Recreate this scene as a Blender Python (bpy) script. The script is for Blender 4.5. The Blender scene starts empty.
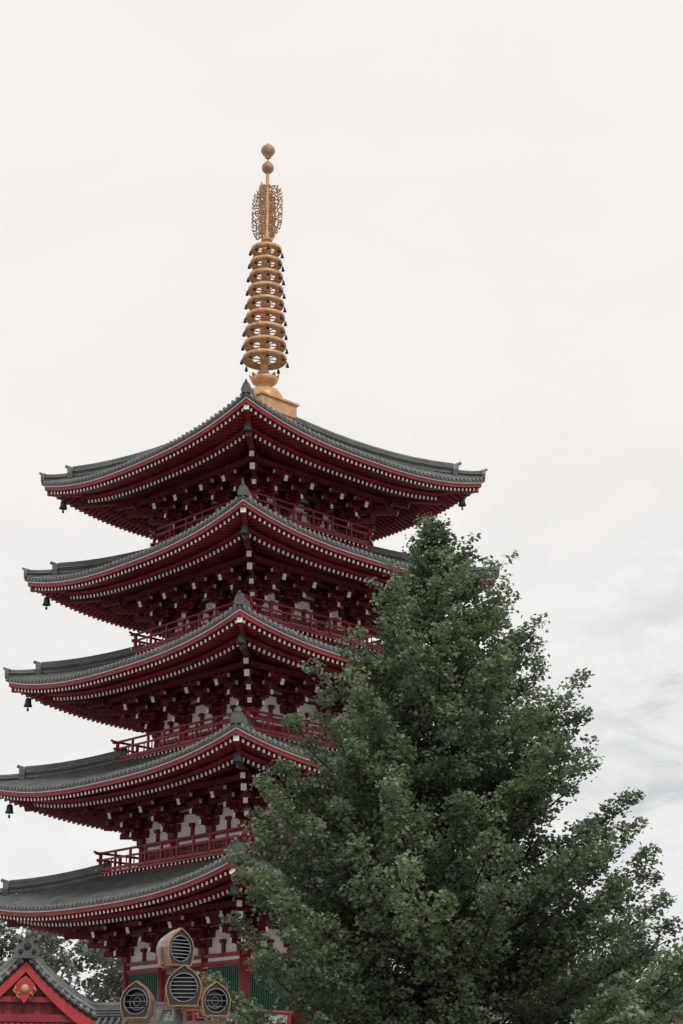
import bpy, math, random
import numpy as np
from mathutils import Vector, Matrix
random.seed(7); rng=np.random.default_rng(11)
sc=bpy.context.scene
sc.view_settings.view_transform='Standard'; sc.view_settings.look='None'; sc.view_settings.exposure=0

# ---------------------------------------------------------------- materials
def mat(name,col,rough=.6,metal=0,var=.25,scale=3.0,col2=None,bump=0,bscale=20,spec=.4,streak=False):
    m=bpy.data.materials.new(name); m.use_nodes=True; nt=m.node_tree; b=nt.nodes['Principled BSDF']
    tc=nt.nodes.new('ShaderNodeTexCoord'); n=nt.nodes.new('ShaderNodeTexNoise'); n.inputs['Scale'].default_value=scale
    n.inputs['Detail'].default_value=6; n.inputs['Roughness'].default_value=.65
    if streak:
        mp=nt.nodes.new('ShaderNodeMapping'); mp.inputs['Scale'].default_value=(1,1,.25)
        nt.links.new(tc.outputs['Object'],mp.inputs[0]); nt.links.new(mp.outputs[0],n.inputs['Vector'])
    else: nt.links.new(tc.outputs['Object'],n.inputs['Vector'])
    r=nt.nodes.new('ShaderNodeValToRGB'); r.color_ramp.elements[0].position=.3; r.color_ramp.elements[1].position=.7
    c2=col2 or tuple(c*(1-var) for c in col); hi=tuple(min(1,c*(1+var*.5)) for c in col)
    r.color_ramp.elements[0].color=(*c2,1); r.color_ramp.elements[1].color=(*hi,1)
    nt.links.new(n.outputs['Fac'],r.inputs[0]); nt.links.new(r.outputs[0],b.inputs['Base Color'])
    b.inputs['Roughness'].default_value=rough; b.inputs['Metallic'].default_value=metal
    b.inputs['Specular IOR Level'].default_value=spec
    if bump:
        n2=nt.nodes.new('ShaderNodeTexNoise'); n2.inputs['Scale'].default_value=bscale; n2.inputs['Detail'].default_value=4
        nt.links.new(tc.outputs['Object'],n2.inputs['Vector'])
        bp=nt.nodes.new('ShaderNodeBump'); bp.inputs['Strength'].default_value=bump; bp.inputs['Distance'].default_value=.05
        nt.links.new(n2.outputs['Fac'],bp.inputs['Height']); nt.links.new(bp.outputs[0],b.inputs['Normal'])
    return m
RED=mat('red_lacquer',(.28,.030,.042),.5,var=.4,scale=1.2,streak=True)
RED2=mat('red_lacquer_dark_shaded',(.11,.016,.024),.6,var=.35,scale=1.5)  # lacquer darkened for shade under eaves and balconies; also dark red doors
REDB=mat('red_bracket_shaded',(.155,.020,.030),.6,var=.35,scale=1.5)  # same lacquer with the eave shade put into its colour
TILE=mat('roof_tile',(.115,.128,.125),.5,var=.45,scale=1.1,bump=.2)
TILED=mat('roof_tile_bed',(.030,.034,.034),.7,var=.4,scale=1.6)
TILEL=mat('roof_tile_edge',(.19,.205,.20),.5,var=.5,scale=5)
WHITE=mat('white_paint',(.84,.83,.81),.6,var=.12,scale=3)
PLAST=mat('white_plaster',(.86,.85,.83),.8,var=.14,scale=1.2,streak=True)
GREEN=mat('green_lattice',(.03,.13,.09),.6,var=.3,scale=3)
DARK=mat('dark_wood',(.03,.018,.02),.7,var=.3)
GOLD=mat('gilt_bronze',(.62,.37,.19),.5,metal=.22,var=.35,scale=2.5)
GOLDD=mat('gilt_bronze_aged',(.42,.26,.15),.55,metal=.22,var=.35,scale=3)
BRONZE=mat('dark_bronze',(.07,.055,.045),.5,metal=.3,var=.3)
VERD=mat('verdigris_bell',(.04,.075,.065),.55,metal=.3,var=.3)
STONE=mat('stone',(.32,.31,.29),.85,var=.25,scale=1,bump=.3)
BARK=mat('bark',(.05,.043,.037),.9,var=.4,scale=6,bump=.6)

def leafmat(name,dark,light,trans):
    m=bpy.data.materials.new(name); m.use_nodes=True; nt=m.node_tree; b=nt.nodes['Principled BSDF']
    a=nt.nodes.new('ShaderNodeAttribute'); a.attribute_name='leafvar_toplight'
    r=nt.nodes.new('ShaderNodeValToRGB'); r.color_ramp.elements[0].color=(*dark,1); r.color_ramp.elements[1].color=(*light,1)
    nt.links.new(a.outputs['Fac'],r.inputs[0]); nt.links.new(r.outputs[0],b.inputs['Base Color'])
    b.inputs['Roughness'].default_value=.5; b.inputs['Specular IOR Level'].default_value=.45
    t=nt.nodes.new('ShaderNodeBsdfTranslucent'); nt.links.new(r.outputs[0],t.inputs['Color'])
    mx=nt.nodes.new('ShaderNodeMixShader'); mx.inputs[0].default_value=trans
    out=nt.nodes['Material Output']
    nt.links.new(b.outputs[0],mx.inputs[1]); nt.links.new(t.outputs[0],mx.inputs[2]); nt.links.new(mx.outputs[0],out.inputs['Surface'])
    return m
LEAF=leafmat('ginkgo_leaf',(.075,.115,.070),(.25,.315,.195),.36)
LEAF2=leafmat('distant_leaf_hazed',(.17,.20,.165),(.30,.33,.27),.3)  # distance haze mixed into these paler, greyer leaf colours

# ---------------------------------------------------------------- mesh builder
class MB:
    def __init__(s): s.v=[];s.f=[];s.m=[];s.sm=[];s.mats=[]
    def mi(s,m):
        if m not in s.mats: s.mats.append(m)
        return s.mats.index(m)
    def add(s,vs,fs,m,smooth=False,ms=None):
        b=len(s.v); s.v.extend([tuple(p) for p in vs])
        i=s.mi(m)
        for k,f in enumerate(fs):
            s.f.append([b+j for j in f]); s.m.append(i if not ms or ms[k] is None else s.mi(ms[k])); s.sm.append(smooth)
    def beam(s,p0,p1,w,h,m,end=None,start=None,h1=None,w1=None):
        p0=Vector(p0);p1=Vector(p1);d=(p1-p0).normalized()
        up=Vector((0,0,1)) if abs(d.z)<.95 else Vector((0,1,0))
        sd=d.cross(up).normalized(); u=sd.cross(d)
        h1=h1 or h; w1=w1 or w
        vs=[]
        for p,ww,hh in((p0,w,h),(p1,w1,h1)):
            for a,b in((-1,-1),(1,-1),(1,1),(-1,1)): vs.append(p+sd*a*ww/2+u*b*hh/2)
        s.add(vs,[(0,1,2,3),(7,6,5,4),(0,4,5,1),(1,5,6,2),(2,6,7,3),(3,7,4,0)],m,ms=[start,end,None,None,None,None])
    def box(s,T,s0,s1,o0,o1,z0,z1,m):
        vs=[T(a,b,c) for c in(z0,z1) for a,b in((s0,o0),(s1,o0),(s1,o1),(s0,o1))]
        s.add(vs,[(3,2,1,0),(4,5,6,7),(0,1,5,4),(1,2,6,5),(2,3,7,6),(3,0,4,7)],m)
    def tube(s,pts,rad,m,n=8,cap=True,smooth=True):
        pts=[Vector(p) for p in pts]; vs=[];fs=[]
        for i,p in enumerate(pts):
            d=(pts[min(i+1,len(pts)-1)]-pts[max(i-1,0)]).normalized()
            up=Vector((0,0,1)) if abs(d.z)<.9 else Vector((1,0,0))
            a=d.cross(up).normalized(); b=a.cross(d)
            r=rad[i] if hasattr(rad,'__len__') else rad
            for k in range(n):
                t=2*math.pi*k/n; vs.append(p+a*math.cos(t)*r+b*math.sin(t)*r)
        for i in range(len(pts)-1):
            for k in range(n): fs.append((i*n+k,i*n+(k+1)%n,(i+1)*n+(k+1)%n,(i+1)*n+k))
        if cap: fs.append(tuple(range(n-1,-1,-1))); fs.append(tuple((len(pts)-1)*n+k for k in range(n)))
        s.add(vs,fs,m,smooth)
    def lathe(s,prof,m,n=24,c=(0,0,0),closed=False):
        vs=[];fs=[];L=len(prof)
        for r,z in prof:
            for k in range(n):
                t=2*math.pi*k/n; vs.append((c[0]+r*math.cos(t),c[1]+r*math.sin(t),c[2]+z))
        for i in range(L if closed else L-1):
            j=(i+1)%L
            for k in range(n): fs.append((i*n+k,i*n+(k+1)%n,j*n+(k+1)%n,j*n+k))
        s.add(vs,fs,m,True)
    def strip(s,T,sec,m,zt,n=32,closed=True):
        vs=[];fs=[];L=len(sec)
        for i in range(n+1):
            u=-1+2*i/n; u=math.copysign(1-(1-abs(u))**1.3,u)
            for o,dz in sec: vs.append(T(u*o,o,zt(u*o)+dz))
        for i in range(n):
            for k in range(L if closed else L-1):
                k2=(k+1)%L; fs.append((i*L+k,i*L+k2,(i+1)*L+k2,(i+1)*L+k))
        s.add(vs,fs,m)
    def obj(s,name,parent=None):
        me=bpy.data.meshes.new(name); me.from_pydata(s.v,[],s.f)
        for m in s.mats: me.materials.append(m)
        me.polygons.foreach_set('material_index',s.m); me.polygons.foreach_set('use_smooth',s.sm)
        me.validate(); me.update()
        o=bpy.data.objects.new(name,me); sc.collection.objects.link(o)
        if parent: o.parent=parent
        return o
def empty(name,loc=(0,0,0),rz=0):
    e=bpy.data.objects.new(name,None); sc.collection.objects.link(e); e.location=loc; e.rotation_euler=(0,0,rz); return e
def side(k):
    c,s=round(math.cos(k*math.pi/2)),round(math.sin(k*math.pi/2))
    return lambda a,o,z:(c*a+s*o, s*a-c*o, z)
def sgrid(mb,T,zf,o0,o1,m,nu=24,no=6):
    vs=[];fs=[]
    for j in range(no+1):
        o=o0+(o1-o0)*j/no
        for i in range(nu+1):
            u=-1+2*i/nu; vs.append(T(u*o,o,zf(u*o,o)))
    for j in range(no):
        for i in range(nu):
            a=j*(nu+1)+i; fs.append((a,a+1,a+nu+2,a+nu+1))
    mb.add(vs,fs,m)

# ---------------------------------------------------------------- pagoda
PAG=empty('pagoda',(-4.07,83.4,0),.7624)
tipz=[11.93,17.44,22.71,27.93,33.10]
A=[9.67,9.32,8.91,8.47,8.07]
B=[4.28,3.92,3.54,3.18,2.82]
Cb=[None,5.39,4.98,4.51,3.98]
ZF=[5.3,13.11,18.51,23.99,29.50]
LIFT=1.0;P=2.6
roofs=MB();under=MB();brk=MB();walls=MB();rails=MB();bells=MB()
for k in range(5):
    a,b=A[k],B[k]; zm=tipz[k]-LIFT
    zt=lambda s,zm=zm,a=a: zm+LIFT*min(1.05,abs(s)/a)**P
    if k<4:
        inner=Cb[k+1]-.45; g=lambda x:.36*x+.012*x*x
    else:
        inner=1.1; g=lambda x:.44*x+.02*x*x
    top=lambda s,o,zt=zt,g=g,a=a: zt(s)+g(a-o)
    zbr=lambda s,o,zt=zt,a=a: zt(s)-.64+.30*(a-1.6-o)
    for q in range(4):
        T=side(q)
        sgrid(roofs,T,lambda s,o:top(s,o)-.03,a,inner,TILED,32,8)
        n=int(a/.30)
        for i in range(-n,n+1):
            s=i*.30; oi=max(abs(s)+.1,inner)
            if a-oi<.1: continue
            m_=max(2,int((a-oi)/.9)+1); vs=[];fs=[]
            for j in range(m_+1):
                o=a+.06+(oi-a-.06)*j/m_
                z=top(s,o)
                for t in range(5):
                    an=math.pi*t/4; vs.append(T(s+.082*math.cos(an),o,z-.03+.11*math.sin(an)))
            for j in range(m_):
                for t in range(4): fs.append((j*5+t,j*5+t+1,(j+1)*5+t+1,(j+1)*5+t))
            roofs.add(vs,fs,TILE,True)
            jz=random.uniform(-.012,.012)
            z=top(s,a)+jz; vs=[T(s+.10*math.cos(math.pi*t/4),a+.07,z+.0+.10*math.sin(math.pi*t/4)) for t in range(8)]
            vs+=[T(s+.10*math.cos(math.pi*t/4),a-.02,z+.0+.10*math.sin(math.pi*t/4)) for t in range(8)]
            roofs.add(vs,[tuple(range(8))]+[(t,(t+1)%8,8+(t+1)%8,8+t) for t in range(8)],TILEL)
        roofs.strip(T,[(a+.03,-.04),(a+.03,-.15),(a-.25,-.15),(a-.25,-.04)],TILE,zt)
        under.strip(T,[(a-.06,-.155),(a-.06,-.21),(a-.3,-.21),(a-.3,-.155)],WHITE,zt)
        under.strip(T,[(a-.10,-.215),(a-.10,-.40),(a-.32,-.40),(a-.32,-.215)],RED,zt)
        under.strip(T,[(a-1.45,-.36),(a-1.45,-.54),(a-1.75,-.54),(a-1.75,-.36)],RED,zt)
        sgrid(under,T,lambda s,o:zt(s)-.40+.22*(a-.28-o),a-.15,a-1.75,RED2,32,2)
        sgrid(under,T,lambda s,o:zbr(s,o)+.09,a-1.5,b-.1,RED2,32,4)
        n=int((a-.3)/.29)
        for i in range(-n,n+1):
            s=i*.29
            if abs(s)<a-.45:
                oi=max(a-1.9,abs(s)+.05)
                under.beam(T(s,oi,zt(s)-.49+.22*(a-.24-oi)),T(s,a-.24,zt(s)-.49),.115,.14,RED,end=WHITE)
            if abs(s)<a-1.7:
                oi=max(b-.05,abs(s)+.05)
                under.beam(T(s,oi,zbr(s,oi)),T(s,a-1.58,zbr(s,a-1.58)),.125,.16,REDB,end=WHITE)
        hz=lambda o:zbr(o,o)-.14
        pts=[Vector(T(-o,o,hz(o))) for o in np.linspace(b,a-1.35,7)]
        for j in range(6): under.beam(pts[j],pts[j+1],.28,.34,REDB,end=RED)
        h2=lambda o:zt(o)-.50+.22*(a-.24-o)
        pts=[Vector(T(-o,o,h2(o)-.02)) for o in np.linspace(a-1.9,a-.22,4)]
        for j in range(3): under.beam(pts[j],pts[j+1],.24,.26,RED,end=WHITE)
        e=pts[-1]; d=Vector(T(-1,1,0)).normalized()
        bc=e-d*.85+Vector((0,0,.0))
        bells.tube([bc,bc+Vector((0,0,-.45))],.02,BRONZE,5)
        bells.lathe([(.0,0),(.10,-.02),(.15,-.10),(.165,-.30),(.22,-.44),(.18,-.44),(.0,-.3)],VERD,12,c=tuple(bc+Vector((0,0,-.42))))
        bells.tube([bc+Vector((0,0,-.75)),bc+Vector((0,0,-.95))],.014,BRONZE,5)
        bells.beam(bc+Vector((0,0,-.95)),bc+Vector((0,0,-1.1)),.12,.02,VERD)
        o2=a*.86
        def ridge(oa,ob,w,h,nn,kick=0):
            pp=[Vector(T(-(oa+(ob-oa)*j/nn),oa+(ob-oa)*j/nn,top(oa+(ob-oa)*j/nn,oa+(ob-oa)*j/nn)+kick*(j/nn)**3)) for j in range(nn+1)]
            for j in range(nn):
                roofs.beam(pp[j]+Vector((0,0,h/2-.05)),pp[j+1]+Vector((0,0,h/2-.05)),w,h,TILE)
                roofs.beam(pp[j]+Vector((0,0,h*.55)),pp[j+1]+Vector((0,0,h*.55)),w+.1,.04,TILEL)
                roofs.beam(pp[j]+Vector((0,0,h*.3)),pp[j+1]+Vector((0,0,h*.3)),w+.07,.03,TILED)
            roofs.tube([p+Vector((0,0,h-.02)) for p in pp],w*.42,TILE,8)
            return pp[-1]
        p1=ridge(inner,o2,.34,.46,8,.10); p2=ridge(o2-.1,a-.10,.28,.26,4,.08)
        for p,sz in((p1,1.1),(p2,.80)):
            sd=d.cross(Vector((0,0,1)))
            prof=[(-.26,-.14),(.26,-.14),(.32,.12),(.24,.34),(.12,.44),(0,.5),(-.12,.44),(-.24,.34),(-.32,.12)]
            vs=[p+sd*x*sz+Vector((0,0,z*sz)) for x,z in prof]+[p+d*(.24+.12*max(0,z))*sz+sd*x*.8*sz+Vector((0,0,z*sz*1.04)) for x,z in prof]
            roofs.add(vs,[tuple(range(8,-1,-1)),tuple(range(9,18))]+[(i,(i+1)%9,9+(i+1)%9,9+i) for i in range(9)],TILE)
            roofs.tube([p+Vector((0,0,.38*sz)),p+d*.2*sz+Vector((0,0,.44*sz)),p+d*.40*sz+Vector((0,0,.54*sz))],[.10*sz,.09*sz,.07*sz],TILE,8)
    # ---- bracket sets
    o3=b+1.78; zp=zbr(0,o3)-.10; z0=zp-.26-1.62
    J=.56
    def block(T,s,o,z,w=.24,h=.17): brk.box(T,s-w/2,s+w/2,o-w/2,o+w/2,z,z+h,REDB)
    for q in range(4):
        T=side(q)
        brk.box(T,-o3-.3,o3+.3,o3-.1,o3+.1,zp-.24,zp,REDB)
        for o_,z_ in((b+.62,z0+1.15),(b+1.18,z0+1.5)):
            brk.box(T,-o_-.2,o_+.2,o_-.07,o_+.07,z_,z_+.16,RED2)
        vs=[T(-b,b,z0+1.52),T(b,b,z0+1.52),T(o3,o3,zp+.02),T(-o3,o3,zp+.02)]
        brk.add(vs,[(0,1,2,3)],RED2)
        cols=[-b+.1,-b*.36,b*.36,b-.1]
        for ci,cs in enumerate(cols):
            corner=ci in(0,3)
            brk.box(T,cs-.22,cs+.22,b-.2,b+.22,z0,z0+.28,REDB)
            for j in range(3):
                z=z0+.30+j*.42; out=b+J*(j+1)
                if j<2:
                    brk.beam(T(cs,b-.2,z+.1),T(cs,out+.2,z+.1),.17,.22,REDB,end=WHITE)
                    block(T,cs,out,z+.22)
                for st in range(0,j+1):
                    oo=b+J*st+(.03 if st==0 else 0)
                    L=.46 if (j-st)%2==0 else .68
                    sa,sb=cs-L,cs+L
                    if corner: sa,sb=(cs-.35,cs+L) if ci==0 else (cs-L,cs+.35)
                    we=WHITE if j==2 else None
                    brk.beam(T(sa,oo,z+.1),T(sb,oo,z+.1),.15,.19,REDB,end=we,start=we)
                    for bs in(sa+.1,(sa+sb)/2,sb-.1): block(T,bs,oo,z+.2)
            brk.beam(T(cs,b-.1,z0+1.95),T(cs,b+2.05,z0+1.16),.22,.28,REDB,end=WHITE)
            brk.beam(T(cs-.55,o3,zp-.42),T(cs+.55,o3,zp-.42),.16,.2,REDB,end=WHITE,start=WHITE)
            for bs in(-.45,0,.45): block(T,cs+bs,o3,zp-.35,.22,.12)
            if ci==0:
                dg=lambda r,z:T(-(b+r),b+r,z)
                for j in range(3):
                    z=z0+.30+j*.42
                    brk.beam(dg(-.2,z+.1),dg(J*(j+1)+.18,z+.1),.2,.24,REDB,end=WHITE)
                    brk.box(T,-(b+J*(j+1))-.15,-(b+J*(j+1))+.15,b+J*(j+1)-.15,b+J*(j+1)+.15,z+.22,z+.4,REDB)
                brk.beam(dg(-.1,z0+2.1),dg(2.1,z0+1.2),.24,.3,REDB,end=WHITE)
                brk.beam(dg(.3,z0+2.3),dg(2.5,z0+1.6),.22,.26,REDB,end=WHITE)
        for ms_ in((cols[0]+cols[1])/2,0,(cols[2]+cols[3])/2):
            brk.box(T,ms_-.08,ms_+.08,b-.02,b+.1,z0+.0,z0+.42,REDB)
            block(T,ms_,b+.05,z0+.42,.26,.16)
        for j in range(1,3):
            brk.box(T,-b-.25,b+.25,b-.06,b+.07,z0+.72+j*.42-.1,z0+.72+j*.42+.03,REDB)
        zf=ZF[k]
        walls.box(T,-b+.02,b-.02,b-.12,b-.02,zf,z0+1.75,PLAST)
        walls.box(T,-b-.15,b+.15,b-.1,b+.14,z0-.16,z0-.003,RED)
        walls.box(T,-b-.05,b+.05,b-.06,b+.12,z0-.50,z0-.34,RED)
        walls.box(T,-b-.05,b+.05,b-.06,b+.13,zf+.005,zf+.2,RED)
        for cs in cols:
            walls.tube([T(cs,b-.02,zf),T(cs,b-.02,z0-.01)],.19,RED,14)
        if z0-.5-zf>.35:
            zt_=z0-.51; zb_=zf+.21
            s0,s1=cols[1]+.2,cols[2]-.2
            walls.box(T,s0,s1,b-.04,b+.02,zb_,zt_,RED2)
            walls.box(T,-.03,.03,b,b+.05,zb_,zt_,RED)
            for zz in (zb_+.3*(zt_-zb_),zb_+.7*(zt_-zb_)): walls.box(T,s0,s1,b,b+.045,zz-.04,zz+.04,RED)
            for s0,s1 in((cols[0]+.25,cols[1]-.25),(cols[2]+.25,cols[3]-.25)):
                zl=zb_+(.9 if k==0 else .1)
                walls.box(T,s0,s1,b-.04,b+.0,zl,zt_-.05,DARK)
                walls.box(T,s0-.08,s1+.08,b,b+.06,zl-.08,zl,RED); walls.box(T,s0-.08,s1+.08,b,b+.06,zt_-.07,zt_,RED)
                nn=int((s1-s0)/.13)
                for i in range(nn+1):
                    ss=s0+(s1-s0)*i/nn; walls.box(T,ss-.035,ss+.035,b+.0,b+.045,zl+.001,zt_-.071,GREEN if k==0 else RED)
    # ---- balcony
    if k>0:
        c=Cb[k]; zf=ZF[k]; zr=tipz[k-1]-LIFT
        for q in range(4):
            T=side(q)
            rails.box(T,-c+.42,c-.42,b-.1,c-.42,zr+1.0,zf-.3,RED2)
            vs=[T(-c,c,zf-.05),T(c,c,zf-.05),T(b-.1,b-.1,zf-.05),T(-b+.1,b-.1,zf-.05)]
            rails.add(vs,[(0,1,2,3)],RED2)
            rails.box(T,-c-.02,c+.02,c-.16,c+.02,zf-.1,zf,RED)
            rails.box(T,-c+.1,c-.1,c-.34,c-.16,zf-.27,zf-.11,RED)
            n=int(c/.3)
            for i in range(-n,n+1):
                if abs(i*.3)<c-.1: rails.beam(T(i*.3,b,zf-.16),T(i*.3,c-.02,zf-.16),.1,.1,RED,end=WHITE)
            for i in range(-2,3):
                ss=i*(c-.5)/2
                rails.beam(T(ss,c-.5,zf-.42),T(ss,c-.12,zf-.42),.16,.18,RED,end=WHITE)
                rails.beam(T(ss-.35,c-.3,zf-.33),T(ss+.35,c-.3,zf-.33),.12,.12,RED,end=WHITE,start=WHITE)
            rc=c-.1
            rails.tube([T(-rc-.4,rc,zf+.98),T(-rc-.2,rc,zf+.93),T(rc+.2,rc,zf+.93),T(rc+.4,rc,zf+.98)],.06,RED,8)
            rails.beam(T(-rc-.25,rc,zf+.6),T(rc+.25,rc,zf+.6),.08,.09,RED,end=WHITE,start=WHITE)
            rails.beam(T(-rc-.25,rc,zf+.12),T(rc+.25,rc,zf+.12),.1,.13,RED,end=WHITE,start=WHITE)
            npst=max(4,int(2*rc/1.15))
            for i in range(npst):
                ss=-rc+2*rc*i/npst
                rails.beam(T(ss,rc,zf),T(ss,rc,zf+(.95 if i else .9)),.1 if i else .13,.1 if i else .13,RED)
            for i in range(npst*2):
                ss=-rc+2*rc*(i+.5)/(npst*2); rails.beam(T(ss,rc,zf+.18),T(ss,rc,zf+.56),.045,.045,RED)
roofs.obj('tiled_roofs',PAG);under.obj('eave_rafters',PAG);brk.obj('brackets',PAG);walls.obj('walls',PAG);rails.obj('balconies',PAG);bells.obj('wind_bells',PAG)
# podium
pd=MB()
for q in range(4):
    T=side(q)
    pd.box(T,-11.4,11.4,9,11.4,0,4.75,PLAST)
    for i in range(9): pd.box(T,-11.2+2.8*i-.2,-11.2+2.8*i+.2,11.4,11.55,.3,4.7,RED)
    pd.box(T,-11.45,11.45,11.405,11.6,0,.29,STONE)
    pd.box(T,-12,12,9,12,4.755,5.0,STONE)
    pd.box(T,-6,6,-.5,6,5.0,5.28,STONE)
    pd.tube([T(-11.8,11.8,5.8),T(11.8,11.8,5.8)],.06,RED,8)
    for i in range(14): pd.beam(T(-11.8+i*1.69,11.8,5.0),T(-11.8+i*1.69,11.8,5.8),.1,.1,RED)
vs=[(-9,-9,5.0),(9,-9,5.0),(9,9,5.0),(-9,9,5.0)]; pd.add(vs,[(0,1,2,3)],STONE)
pd.obj('podium',PAG)
# spire
sp=MB(); I=side(0)
sp.box(I,-1.22,1.22,-1.22,1.22,35.9,37.42,GOLD)
sp.box(I,-1.32,1.32,-1.32,1.32,37.25,37.36,GOLD)
sp.box(I,-1.30,1.30,-1.30,1.30,36.5,36.6,GOLD)
sp.lathe([(1.05,37.42),(1.03,37.6),(.95,37.85),(.78,38.08),(.52,38.2),(.40,38.25),(.38,38.45)],GOLD,32)
sp.lathe([(.38,38.42),(.5,38.5),(.66,38.62),(.74,38.82),(.7,38.84),(.55,38.74),(.3,38.7),(.22,39.0),(.2,39.3)],GOLD,32)
for i in range(12):
    t=2*math.pi*i/12; r=.76; c_,s_=math.cos(t),math.sin(t)
    sp.add([(r*.75*math.cos(t-.24),r*.75*math.sin(t-.24),38.66),(r*.75*math.cos(t+.24),r*.75*math.sin(t+.24),38.66),(r*1.0*math.cos(t+.2),r*math.sin(t+.2),38.85),(r*1.1*c_,r*1.1*s_,39.0),(r*math.cos(t-.2),r*math.sin(t-.2),38.85)],[(0,1,2,3,4)],GOLD)
sp.lathe([(.2,38.8),(.17,46.8),(.11,50.2),(.075,52.0)],GOLD,12)
for i in range(9):
    z=39.95+i*.81; r=1.17-.35*i/8
    sp.lathe([(r-.02,z-.12),(r+.02,z+.0),(r,z+.11),(r-.05,z+.12),(r*.56,z+.04),(r*.54,z-.01),(r*.56,z-.04),(r-.09,z-.11)],GOLD,36,closed=True)
    sp.lathe([(.16,z-.22),(.25,z-.18),(.27,z-.02),(.25,z+.14),(.16,z+.2)],GOLD,16)
    for j in range(8):
        t=2*math.pi*j/8+.2; c_,s_=math.cos(t),math.sin(t)
        sp.beam((.2*c_,.2*s_,z),(r*.62*c_,r*.62*s_,z),.06,.05,GOLD)
        sp.lathe([(.0,-.12),(.05,-.15),(.07,-.27),(.10,-.38),(0,-.32)],BRONZE,7,c=((r+.05)*c_,(r+.05)*s_,z+.03))
        sp.tube([((r+.0)*c_,(r+.0)*s_,z-.02),((r+.05)*c_,(r+.05)*s_,z-.12)],.02,BRONZE,5)
def curl(cx,cz,r,ph,fx,fy,dirn=1):
    pts=[]
    for i in range(13):
        t=ph+dirn*i/12*4.9; rr=r*(1-.055*i)
        x=cx+rr*math.cos(t); z=cz+rr*math.sin(t); pts.append((x*fx,x*fy,z))
    sp.tube(pts,.038,GOLDD,5)
for f_ in range(4):
    an=f_*math.pi/2+.35; fx,fy=math.cos(an),math.sin(an)
    for j in range(13):
        z=47.35+j*.235; q=j/12; w=.90*(1-abs(2*q-1.0)**5*.30)
        nn=max(2,int(w/.19))
        for i in range(nn):
            x=.15+(w-.17)*(i+.5)/nn
            curl(x,z+.05*((i+j)%2),.125+.02*random.random(),random.random()*6,fx,fy,1 if (i+j)%2 else -1)
        sp.tube([(w*.93*fx,w*.93*fy,z-.05),(w*1.05*fx,w*1.05*fy,z+.05),(w*1.06*fx,w*1.06*fy,z+.19)],[.035,.03,.012],GOLDD,5)
sp.lathe([(.1,46.95),(.3,47.0),(.3,47.1),(.1,47.2)],GOLD,14)
sp.lathe([(.07,51.2),(.2,51.27),(.31,51.4),(.34,51.56),(.30,51.72),(.18,51.85),(.07,51.93)],GOLDD,20)
sp.lathe([(.1,50.3),(.22,50.42),(.1,50.52)],GOLD,14)
sp.lathe([(.06,52.1),(.18,52.2),(.14,52.28),(.28,52.38),(.39,52.58),(.37,52.75),(.26,52.9),(.10,53.02),(.0,53.15)],GOLDD,20)
sp.obj('spire',PAG)

# ---------------------------------------------------------------- leaves helper
def leaf_object(name,centers,normbias,size,var,m,parent):
    n=len(centers)
    nrm=rng.normal(size=(n,3)); nrm/=np.linalg.norm(nrm,axis=1)[:,None]; nrm[:,2]=np.abs(nrm[:,2]); nrm+=np.array([0,0,normbias]); nrm/=np.linalg.norm(nrm,axis=1)[:,None]
    rv=rng.normal(size=(n,3)); t=np.cross(nrm,rv); t/=np.linalg.norm(t,axis=1)[:,None]; bt=np.cross(nrm,t)
    sz=size*rng.uniform(.65,1.25,n)[:,None]
    fold=nrm*sz*.18
    v=np.stack([centers-t*sz*.5,centers+bt*sz*.42+t*sz*.15+fold,centers+t*sz*.5,centers-bt*sz*.42+t*sz*.15+fold],1).reshape(-1,3)
    me=bpy.data.meshes.new(name); me.vertices.add(n*4); me.vertices.foreach_set('co',v.ravel().astype(np.float32))
    me.loops.add(n*4); me.loops.foreach_set('vertex_index',np.arange(n*4,dtype=np.int32))
    me.polygons.add(n); me.polygons.foreach_set('loop_start',np.arange(0,n*4,4,dtype=np.int32))
    try: me.polygons.foreach_set('loop_total',np.full(n,4,dtype=np.int32))
    except Exception: pass
    me.materials.append(m); me.update(calc_edges=True)
    at=me.attributes.new('leafvar_toplight','FLOAT','POINT'); at.data.foreach_set('value',np.repeat(np.clip(var,0,1),4).astype(np.float32))
    o=bpy.data.objects.new(name,me); sc.collection.objects.link(o); o.parent=parent; return o

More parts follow.
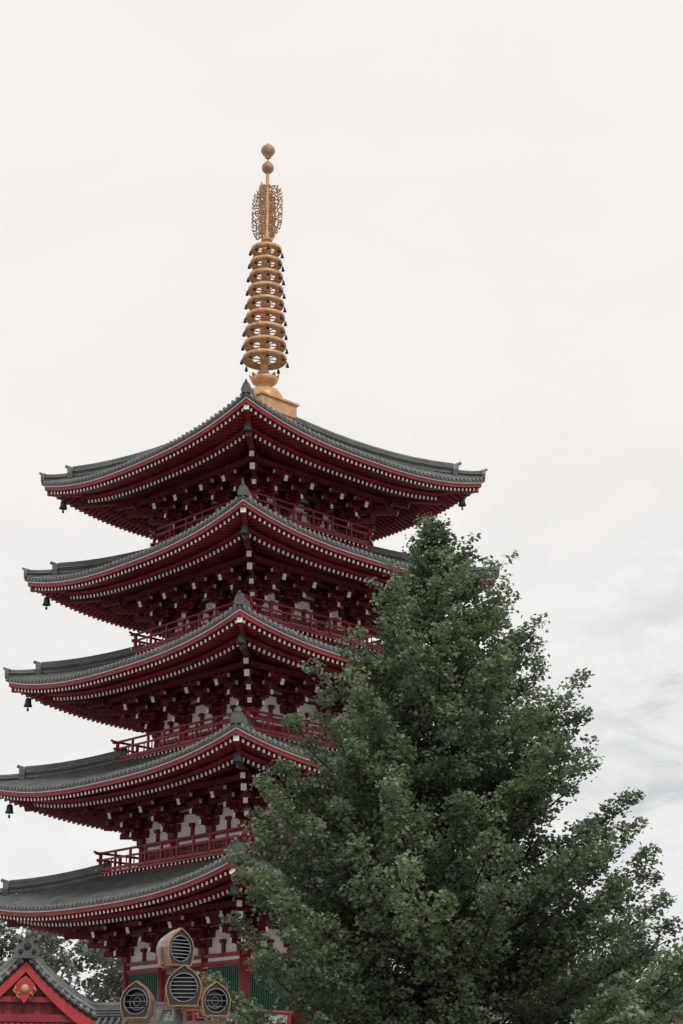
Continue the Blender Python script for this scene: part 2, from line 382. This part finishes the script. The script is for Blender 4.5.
# ---------------------------------------------------------------- ginkgo
TX,TY=2.02,36.0; H=14.5
def crownR(z,az):
    zs=[0,2.0,4.0,6.0,7.0,8.1,9.2,10.2,11.5,12.4,13.3,13.9,14.5]
    L=[4.6,4.9,4.9,4.4,4.05,3.55,3.1,2.65,2.05,1.4,.75,.35,.08]; R=[5.2,5.5,5.3,4.65,4.05,3.4,3.1,2.75,2.2,1.7,1.1,.45,.08]
    l=np.interp(z,zs,L); r=np.interp(z,zs,R); c=math.cos(az)*.5+.5
    return (l*(1-c)+r*c)*(.88+.14*(.5+.5*math.sin(2*math.pi*z/1.25+2*az)))
def make_tree(name,x0,y0,Hh,Rf,nprim,lean,leaf,size,seedlen=1.0,leafn=7,puffn=34,mat_=LEAF,window=False):
    E=empty(name,(x0,y0,0)); tb=MB()
    tr=[(lean[0]*(z/Hh)+.12*math.sin(z*.7),lean[1]*z/Hh+.1*math.sin(z*.5+1),z) for z in np.linspace(0,Hh,16)]
    tb.tube(tr,[.30*(1-z[2]/Hh)**.8*Hh/14+.015 for z in tr],BARK,10)
    C=[];V=[]
    def tp(z):
        i=z/Hh*15; j=min(14,int(i)); f=i-j; return np.array(tr[j])*(1-f)+np.array(tr[j+1])*f
    for i in range(nprim):
        q=(i+.5)/nprim; zt=1.6+(Hh-.15-1.6)*(q**.98)
        az=i*2.39996+random.uniform(-.4,.4)
        R=Rf(zt,az)*random.choice([random.uniform(.5,.8),random.uniform(.84,1.03),random.uniform(.93,1.08)])
        if window and zt<5.0 and math.sin(az)<-.85: R*=.5
        zs=max(1.2,zt-R*random.uniform(.35,.65)-.2); zs=min(zs,Hh-.4)
        p0=tp(zs); p3=np.array([tp(min(zt,Hh))[0]+R*math.cos(az),tp(min(zt,Hh))[1]+R*math.sin(az),zt])
        p1=p0*.5+p3*.5; p1[2]-=.04*R; p1+=rng.normal(size=3)*.15
        def cur(t): return p0*(1-t)**2+2*p1*t*(1-t)+p3*t*t
        Ln=np.linalg.norm(p3-p0); r0=.014+.011*Ln
        tb.tube([cur(t) for t in np.linspace(0,1,6)],[r0*(1-.85*t) for t in np.linspace(0,1,6)],BARK,5,cap=False)
        bv=random.uniform(.05,.8)
        ns=int(Ln*4.8*seedlen)+3
        for j in range(ns):
            t=.30+.70*(j+random.random())/ns if R>1 else random.random()
            b0=cur(t); out=(cur(min(1,t+.05))-cur(t-.05)); out/=np.linalg.norm(out)
            lat=np.cross(out,[0,0,1]); lat/=max(.01,np.linalg.norm(lat)); sg=1 if j%2 else -1
            dv=out*random.uniform(.1,.9)+lat*sg*random.uniform(.2,1.1)+np.array([0,0,random.uniform(-.45,.65)])
            dv/=np.linalg.norm(dv); l=random.uniform(.25,.75)*(1.2-.7*t)*min(1,.3+R*.25)
            if t>.9: dv=out+np.array([0,0,.6]); dv/=np.linalg.norm(dv); l=random.uniform(.25,.55)*min(1,.5+R*.2)
            b1=b0+dv*l+np.array([0,0,.12*l])
            if random.random()<.2: tb.tube([b0,b1],[.012,.004],BARK,3,cap=False)
            nc=max(2,int(l/.12)); cv=bv+random.uniform(-.2,.2)
            for m_ in range(nc):
                tt=(m_+.6)/nc; c=b0+(b1-b0)*tt
                C.append(c+rng.normal(size=(leafn,3))*[.11,.11,.09]); V.append(np.clip(cv+rng.normal(size=leafn)*.18,0,1))
            pr=random.uniform(.15,.27)*min(1,.4+R*.22); k_=int(puffn*(pr/.20)**2)
            d=rng.normal(size=(k_,3)); d/=np.linalg.norm(d,axis=1)[:,None]
            C.append(b1+d*(rng.uniform(.35,1,(k_,1))**.6)*pr*[1.2,1.2,.7]); V.append(np.clip(cv+.25*d[:,2]+.08+rng.normal(size=k_)*.15,0,1))  # random leaf tone plus painted top light: upper side of each puff paler
    C=np.concatenate(C);V=np.concatenate(V)
    tb.obj('trunk_and_limbs',E)
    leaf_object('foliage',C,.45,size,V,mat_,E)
    return len(C)
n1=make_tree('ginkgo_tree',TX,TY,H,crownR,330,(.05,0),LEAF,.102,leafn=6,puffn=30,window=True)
n2=make_tree('ginkgo_tree.001',7.7,47.0,6.9,lambda z,az:np.interp(z,[0,2,4,5.6,6.9],[1.9,2.2,2.1,1.5,.2]),70,(0,0),LEAF,.12,.9,6,24)

# ---------------------------------------------------------------- distant trees (one mass)
DT=empty('distant_trees'); cs=[];vs_=[]; tk=MB()
def clump(cx,cy,r,h):
    tk.tube([(cx,cy,0),(cx+.3,cy,h*.5)],[.35,.2],BARK,6)
    for _ in range(int(16*r/3)):
        a_=random.random()*6.28; rr=r*random.random()**.5; zz=h*random.uniform(.35,.93)
        f=math.sqrt(max(.05,1-((zz/h-.55)/.47)**2)); c=np.array([cx+rr*f*math.cos(a_),cy+rr*f*math.sin(a_),zz]); k_=200
        d=rng.normal(size=(k_,3)); d/=np.linalg.norm(d,axis=1)[:,None]
        cs.append(c+d*rng.uniform(.6,1.15,(k_,1))*[1.25,1.25,.9]); vs_.append(np.clip(random.random()*.7+.3*d[:,2]+rng.normal(size=k_)*.15,0,1))  # light from above painted in: clump tops get paler leaves, plus random tone
x=-34
while x<36:
    h=random.uniform(14.6,16.8) if x<0 else random.uniform(11.0,13.5)
    clump(x,random.uniform(112,124),random.uniform(2.8,3.9),h); x+=random.uniform(2.0,3.0) if x<0 else random.uniform(3,4.5)
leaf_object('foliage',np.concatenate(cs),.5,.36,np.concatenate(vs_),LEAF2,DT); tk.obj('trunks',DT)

# ---------------------------------------------------------------- gabled temple pavilion, lower left
RED_B=mat('red_gable',(.42,.042,.045),.5,var=.25)
def gable_roof(mb,hw,y0,y1,ze,zr,tile=TILE,rib=.24):
    def zz(x): 
        t=1-abs(x)/hw; return ze+(zr-ze)*(.62*t+.38*t*t)
    for sg in(-1,1):
        vs=[];fs=[];N=8
        for i in range(N+1):
            xx=sg*hw*i/N; vs+=[(xx,y0,zz(xx)),(xx,y1,zz(xx)),(xx,y0,zz(xx)-.12),(xx,y1,zz(xx)-.12)]
        for i in range(N): 
            a_=i*4; fs+=[(a_,a_+1,a_+5,a_+4),(a_+2,a_+6,a_+7,a_+3),(a_,a_+4,a_+6,a_+2)]
        mb.add(vs,fs,TILED)
        n=int((y1-y0)/rib)
        for j in range(n+1):
            yy=y0+.1+j*rib
            if yy>y1: break
            mb.tube([(sg*hw*i/6*1.01,yy,zz(sg*hw*i/6)+.03) for i in range(7)],.07,tile,6)
        m_=int(hw/.19)
        for j in range(m_):
            xx=sg*(.15+j*.19*hw/(m_*.19))
            mb.tube([(xx,y0+.5,zz(xx)+.16),(xx,y0-.16,zz(xx)+.03)],.072,TILEL,8)
        mb.tube([(sg*hw*i/8,y0+.55,zz(sg*hw*i/8)+.27) for i in range(9)],.17,tile,8)
        mb.tube([(sg*hw*i/8,y0+.2,zz(sg*hw*i/8)+.20) for i in range(9)],.07,TILEL,8)
        vs=[];fs=[]
        for i in range(11):
            xx=sg*hw*1.02*i/10; dz=-.13; w=.30+.12*(i/10)
            for y_ in(y0-.05,y0+.05): vs+=[(xx,y_,zz(xx)+dz),(xx,y_,zz(xx)+dz-w)]
        for i in range(10):
            a_=i*4; fs+=[(a_,a_+1,a_+5,a_+4),(a_+2,a_+6,a_+7,a_+3),(a_+1,a_+3,a_+7,a_+5),(a_,a_+4,a_+6,a_+2)]
        fs+=[(40,41,43,42)]
        mb.add(vs,fs,RED_B)
    mb.beam((0,y0-.1,zr+.18),(0,y1,zr+.18),.3,.42,tile); mb.tube([(0,y0-.1,zr+.42),(0,y1,zr+.42)],.12,tile,8)
    for j in range(3): mb.beam((0,y0-.12,zr+.06+.1*j),(0,y1,zr+.06+.1*j),.38,.025,TILEL)
    prof=[(-.34,-.1),(.34,-.1),(.42,.15),(.28,.3),(.36,.55),(.15,.50),(0,.66),(-.15,.50),(-.36,.55),(-.28,.3),(-.42,.15)]
    n=len(prof); vs=[(x_,y0-.14,zr+.05+z_) for x_,z_ in prof]+[(x_,y0-.28,zr+.05+z_*.95) for x_,z_ in prof]
    mb.add(vs,[tuple(range(n)),tuple(range(2*n-1,n-1,-1))]+[(i,(i+1)%n,n+(i+1)%n,n+i) for i in range(n)],TILE)
    for bx,bz,br in((0,.26,.13),(-.2,.1,.08),(.2,.1,.08),(-.24,.42,.07),(.24,.42,.07)):
        mb.tube([(bx,y0-.26,zr+.05+bz),(bx,y0-.34,zr+.05+bz)],[br,br*.7],TILED,10)
    mb.tube([(0,y0-.1,zr+.60),(0,y0-.42,zr+.72)],.085,TILEL,8)
    return zz
GP=empty('temple_pavilion',(-9.75,55,0),.22); gm=MB()
hw=2.2; zz=gable_roof(gm,hw,0,7,4.85,6.60)
vs=[(-hw*.9,.25,4.65),(hw*.9,.25,4.65)]+[(hw*.9*(1-2*i/12),.25,zz(hw*.9*(1-2*i/12))-.14) for i in range(13)]
gm.add(vs,[tuple(range(len(vs)))],RED)
for i in range(-5,6): gm.beam((i*.3,.2,4.8),(i*.3,.2,zz(i*.3)-.3),.05,.05,RED2)
gm.beam((-hw*.95,.15,4.8),(hw*.95,.15,4.8),.2,.22,RED,start=WHITE,end=WHITE)
gm.beam((-hw*.55,.14,5.35),(hw*.55,.14,5.35),.16,.16,RED)
gm.lathe([(0,-.02),(.13,-.02),(.13,.02),(0,.02)],GOLD,16)
R_=Matrix.Rotation(math.pi/2,4,'X')
for i in range(len(gm.v)-64,len(gm.v)): p=R_@Vector(gm.v[i]); gm.v[i]=(p.x,p.y-.09,p.z+5.66)
prof=[(0,.32),(.16,.22),(.3,.05),(.36,-.12),(.22,-.18),(.12,-.34),(0,-.5),(-.12,-.34),(-.22,-.18),(-.36,-.12),(-.3,.05),(-.16,.22)]
n=12; gm.add([(x_,-.07,5.72+z_) for x_,z_ in prof]+[(x_,.0,5.72+z_) for x_,z_ in prof],[tuple(range(n)),tuple(range(2*n-1,n-1,-1))]+[(i,(i+1)%n,n+(i+1)%n,n+i) for i in range(n)],RED_B)
for sg in(-1,1):
    for j,(x_,z_) in enumerate(((.25,5.5),(.15,5.36))): gm.tube([(sg*x_,-.1,z_),(sg*(x_+.1),-.12,z_+.1),(sg*(x_+.02),-.1,z_+.2)],.03,GOLD,6)
for sx in(-1.6,1.6):
    for yy in(.5,3.5,6.5): gm.tube([(sx,yy,0),(sx,yy,4.7)],.16,RED,12)
for sx in(-1.6,1.6): gm.beam((sx,.3,4.5),(sx,6.7,4.5),.18,.25,RED)
for yy in(.5,6.5): gm.beam((-1.9,yy,4.25),(1.9,yy,4.25),.18,.25,RED,start=WHITE,end=WHITE)
gm.box(side(0),-1.5,1.5,-6.4,-.6,0,.4,STONE)
gm.box(side(0),-1.45,1.45,-6.3,-5.9,.4,4.3,PLAST)
gm.obj('pavilion_structure',GP)

LH=empty('tiled_roof_house',(-9.2,66,0),math.pi/2-.06); lm=MB()
gable_roof(lm,2.4,-3.1,9,4.6,5.45)
lm.box(side(0),-1.9,1.9,-8.6,2.7,0,4.55,PLAST)
for sx in(-1.95,1.95):
    for yy in np.linspace(-2.6,8.5,7): lm.beam((sx,yy,0),(sx,yy,4.6),.2,.2,RED)
lm.obj('house_structure',LH)
RH=empty('temple_hall',(17.6,72,0),.12); rm=MB()
gable_roof(rm,4.4,-.2,10,5.7,8.3)
rm.box(side(0),-3.6,3.6,-9.5,-.3,0,5.6,PLAST)
for sx in(-3.6,-1.2,1.2,3.6): rm.beam((sx,.2,0),(sx,.2,5.7),.3,.3,RED)
rm.obj('hall_structure',RH)

# ---------------------------------------------------------------- floodlight cluster on pole
FP=empty('floodlight_pole',(-2.03,22,0)); 
CASE=mat('grey_casing',(.17,.20,.22),.3,var=.2,scale=5,spec=.6); COPPER=mat('copper_rim',(.33,.18,.105),.45,metal=.2,var=.35,scale=8)
PLATE=mat('lamp_front_plate',(.030,.033,.038),.45,var=.2); SLAT=mat('louvre_slat',(.26,.28,.29),.4,var=.15); BLACK=mat('lamp_interior',(.010,.011,.012),.4,var=.2)
pm=MB(); pm.tube([(0,.25,0),(0,.25,3.5)],[.09,.065],CASE,14); pm.lathe([(0,0),(.2,0),(.2,.03),(.1,.05),(.1,.3)],CASE,14,c=(0,.25,0))
pm.beam((-.6,.25,2.82),(.6,.25,2.82),.07,.07,CASE); pm.beam((-.15,.25,3.45),(.15,.25,3.45),.06,.06,CASE)
for x_ in(-.48,.47,.09): pm.beam((x_,.25,2.8),(x_,.2,2.95),.05,.05,COPPER)
pm.obj('pole',FP)
def flood(nm,x,z,yaw,pitch,sc_,louv=True):
    m=MB(); out=[(-.18,-.23),(.18,-.23),(.22,-.1),(.23,.02),(.195,.12),(.12,.205),(0,.285),(-.12,.205),(-.195,.12),(-.23,.02),(-.22,-.1)]
    n=len(out); rings=[(-.06,1.0),(.0,1.02),(.12,1.0),(.28,.82),(.36,.5)]
    vs=[(a_*s_,y_,b_*s_) for y_,s_ in rings for a_,b_ in out]
    fs=[(i*n+k,i*n+(k+1)%n,(i+1)*n+(k+1)%n,(i+1)*n+k) for i in range(4) for k in range(n)]+[tuple(4*n+k for k in range(n))]
    m.add(vs,fs,CASE)
    nc=33; cir=[(.178*math.cos(2*math.pi*t/nc+math.pi*1.2),.178*math.sin(2*math.pi*t/nc+math.pi*1.2)) for t in range(nc)]
    def oc(t):
        a_=2*math.pi*t/nc+math.pi*1.2; c_,s_=math.cos(a_),math.sin(a_); best=9
        for i in range(n):
            x1,y1=out[i];x2,y2=out[(i+1)%n]; dx,dy=x2-x1,y2-y1; den=c_*dy-s_*dx
            if abs(den)<1e-9: continue
            r=(x1*dy-y1*dx)/den; u=(x1*s_-y1*c_)/den
            if r>0 and -.001<=u<=1.001: best=min(best,r)
        return (best*c_,best*s_)
    vs=[(c_[0],-.06,c_[1]) for c_ in cir]+[(oc(t)[0],-.06,oc(t)[1]) for t in range(nc)]+[(c_[0]*.95,.06,c_[1]*.95) for c_ in cir]
    m.add(vs,[(k,(k+1)%nc,nc+(k+1)%nc,nc+k) for k in range(nc)],PLATE)
    m.add(vs,[(k,(k+1)%nc,2*nc+(k+1)%nc,2*nc+k) for k in range(nc)]+[tuple(2*nc+k for k in range(nc))],BLACK)
    vs=[];fs=[]
    for y_,s_ in((-.085,1.06),(-.085,.985),(.01,.985+.04),(.01,1.06)): vs+=[(a_*s_,y_,b_*s_) for a_,b_ in out]
    for r in range(4):
        for k in range(n): fs.append((r*n+k,r*n+(k+1)%n,((r+1)%4)*n+(k+1)%n,((r+1)%4)*n+k))
    m.add(vs,fs,COPPER)
    ring=[(.185*math.cos(t*math.pi/16),-.065,.185*math.sin(t*math.pi/16)) for t in range(33)]
    m.tube(ring,.009,CASE,6,cap=False)
    if louv:
        for j in range(6):
            z_=-.125+j*.05; w=math.sqrt(max(.001,.172**2-z_*z_))
            m.beam((-w,-.045,z_),(w,-.045,z_),.045,.009,SLAT)
    else:
        for rr,mm in((.12,CASE),(.06,CASE)):
            m.tube([(rr*math.cos(t*math.pi/12),.0,rr*math.sin(t*math.pi/12)) for t in range(25)],.009,mm,5,cap=False)
        for z_ in(-.09,0,.09): w=math.sqrt(.172**2-z_*z_); m.beam((-w,-.045,z_),(w,-.045,z_),.03,.007,CASE)
    for sg in(-1,1): m.beam((sg*.25,.1,-.25),(sg*.25,.1,.02),.02,.05,COPPER)
    m.beam((-.26,.1,-.26),(.26,.1,-.26),.05,.02,COPPER)
    o=m.obj(nm,FP); o.location=(x,0,z); o.rotation_euler=(pitch,0,yaw); o.scale=(sc_,)*3
flood('floodlight_top',0.0,3.70,.75,0,.84)
flood('floodlight_centre',.09,3.235,.05,0,.92)
flood('floodlight_outer',-.48,3.07,-.25,0,.82,False)
flood('floodlight_inner',.475,3.08,.35,0,.76,False)

# ---------------------------------------------------------------- ground
g=MB(); g.add([(-3000,-3000,0),(3000,-3000,0),(3000,3000,0),(-3000,3000,0)],[(0,1,2,3)],mat('paving',(.33,.32,.305),.85,var=.3,scale=.3)); g.obj('ground')

# ---------------------------------------------------------------- sky / light
SUN_EL=math.radians(52); SUN_AZ=math.radians(155)
w=bpy.data.worlds.new('World'); sc.world=w; w.use_nodes=True; nt=w.node_tree; N=nt.nodes; Lk=nt.links
bg=N['Background']; bg.inputs['Strength'].default_value=.1
sky=N.new('ShaderNodeTexSky'); sky.sky_type='NISHITA'; sky.sun_disc=False; sky.sun_elevation=SUN_EL; sky.sun_rotation=SUN_AZ
tc=N.new('ShaderNodeTexCoord')
mp=N.new('ShaderNodeMapping'); mp.inputs['Scale'].default_value=(2.0,2.0,4.2); mp.inputs['Location'].default_value=(.3,.1,.45); Lk.new(tc.outputs['Generated'],mp.inputs[0])
nz=N.new('ShaderNodeTexNoise'); nz.inputs['Scale'].default_value=3.4; nz.inputs['Detail'].default_value=8; nz.inputs['Roughness'].default_value=.55; nz.inputs['Distortion'].default_value=.5; Lk.new(mp.outputs[0],nz.inputs['Vector'])
sep=N.new('ShaderNodeSeparateXYZ'); Lk.new(tc.outputs['Generated'],sep.inputs[0])
def mrange(src,a,b,c=0.,d=1.,sm=False):
    m=N.new('ShaderNodeMapRange'); m.inputs['From Min'].default_value=a; m.inputs['From Max'].default_value=b; m.inputs['To Min'].default_value=c; m.inputs['To Max'].default_value=d
    if sm: m.interpolation_type='SMOOTHSTEP'
    Lk.new(src,m.inputs['Value']); return m.outputs[0]
def mth(op,a,b):
    m=N.new('ShaderNodeMath'); m.operation=op
    for i,x_ in enumerate((a,b)):
        if isinstance(x_,(int,float)): m.inputs[i].default_value=x_
        else: Lk.new(x_,m.inputs[i])
    return m.outputs[0]
low=mrange(sep.outputs['Z'],.50,.10,.10,.5,True)
cl=mrange(nz.outputs['Fac'],.43,.63,0,1,True)
vd=N.new('ShaderNodeVectorMath'); vd.operation='DISTANCE'; Lk.new(tc.outputs['Generated'],vd.inputs[0]); vd.inputs[1].default_value=(.25,.95,.19)
bank=mrange(vd.outputs['Value'],.20,.02,0,.9,True)
nz2=N.new('ShaderNodeTexNoise'); nz2.inputs['Scale'].default_value=9; nz2.inputs['Detail'].default_value=8; nz2.inputs['Roughness'].default_value=.6; nz2.inputs['Distortion'].default_value=.3; Lk.new(mp.outputs[0],nz2.inputs['Vector'])
f=mth('ADD',mth('MULTIPLY',low,mth('MULTIPLY',cl,.45)),mth('MULTIPLY',bank,mrange(nz2.outputs['Fac'],.38,.60,.08,.9,True)))
f=mth('MINIMUM',f,1.0)
base=N.new('ShaderNodeMix'); base.data_type='RGBA'; base.inputs['A'].default_value=(9.35,9.0,8.65,1); base.inputs['B'].default_value=(8.95,8.95,8.9,1); Lk.new(mrange(sep.outputs['Z'],.42,.08,0,1,True),base.inputs['Factor'])
mx=N.new('ShaderNodeMix'); mx.data_type='RGBA'; Lk.new(base.outputs['Result'],mx.inputs['A']); mx.inputs['B'].default_value=(5.5,5.9,6.1,1); Lk.new(f,mx.inputs['Factor'])
m2=N.new('ShaderNodeMix'); m2.data_type='RGBA'; m2.inputs['Factor'].default_value=.98; Lk.new(sky.outputs[0],m2.inputs['A']); Lk.new(mx.outputs['Result'],m2.inputs['B'])
Lk.new(m2.outputs['Result'],bg.inputs['Color'])
sl=bpy.data.lights.new('sun','SUN'); sl.energy=1.5; sl.angle=math.radians(10); sl.color=(1,.95,.88)
so=bpy.data.objects.new('sun',sl); sc.collection.objects.link(so)
dv=Vector((math.sin(SUN_AZ)*math.cos(SUN_EL),math.cos(SUN_AZ)*math.cos(SUN_EL),math.sin(SUN_EL)))
so.rotation_euler=dv.to_track_quat('Z','Y').to_euler(); so.location=dv*50

# ---------------------------------------------------------------- camera
cd=bpy.data.cameras.new('camera'); cam=bpy.data.objects.new('camera',cd); sc.collection.objects.link(cam)
cam.location=(0,0,1.6); cam.rotation_euler=(math.pi/2+.343,0,0)
cd.sensor_fit='VERTICAL'; cd.sensor_height=36; cd.lens=1727*36/1024; cd.clip_start=.1; cd.clip_end=6000
sc.camera=cam
print('leaves',n1,n2)
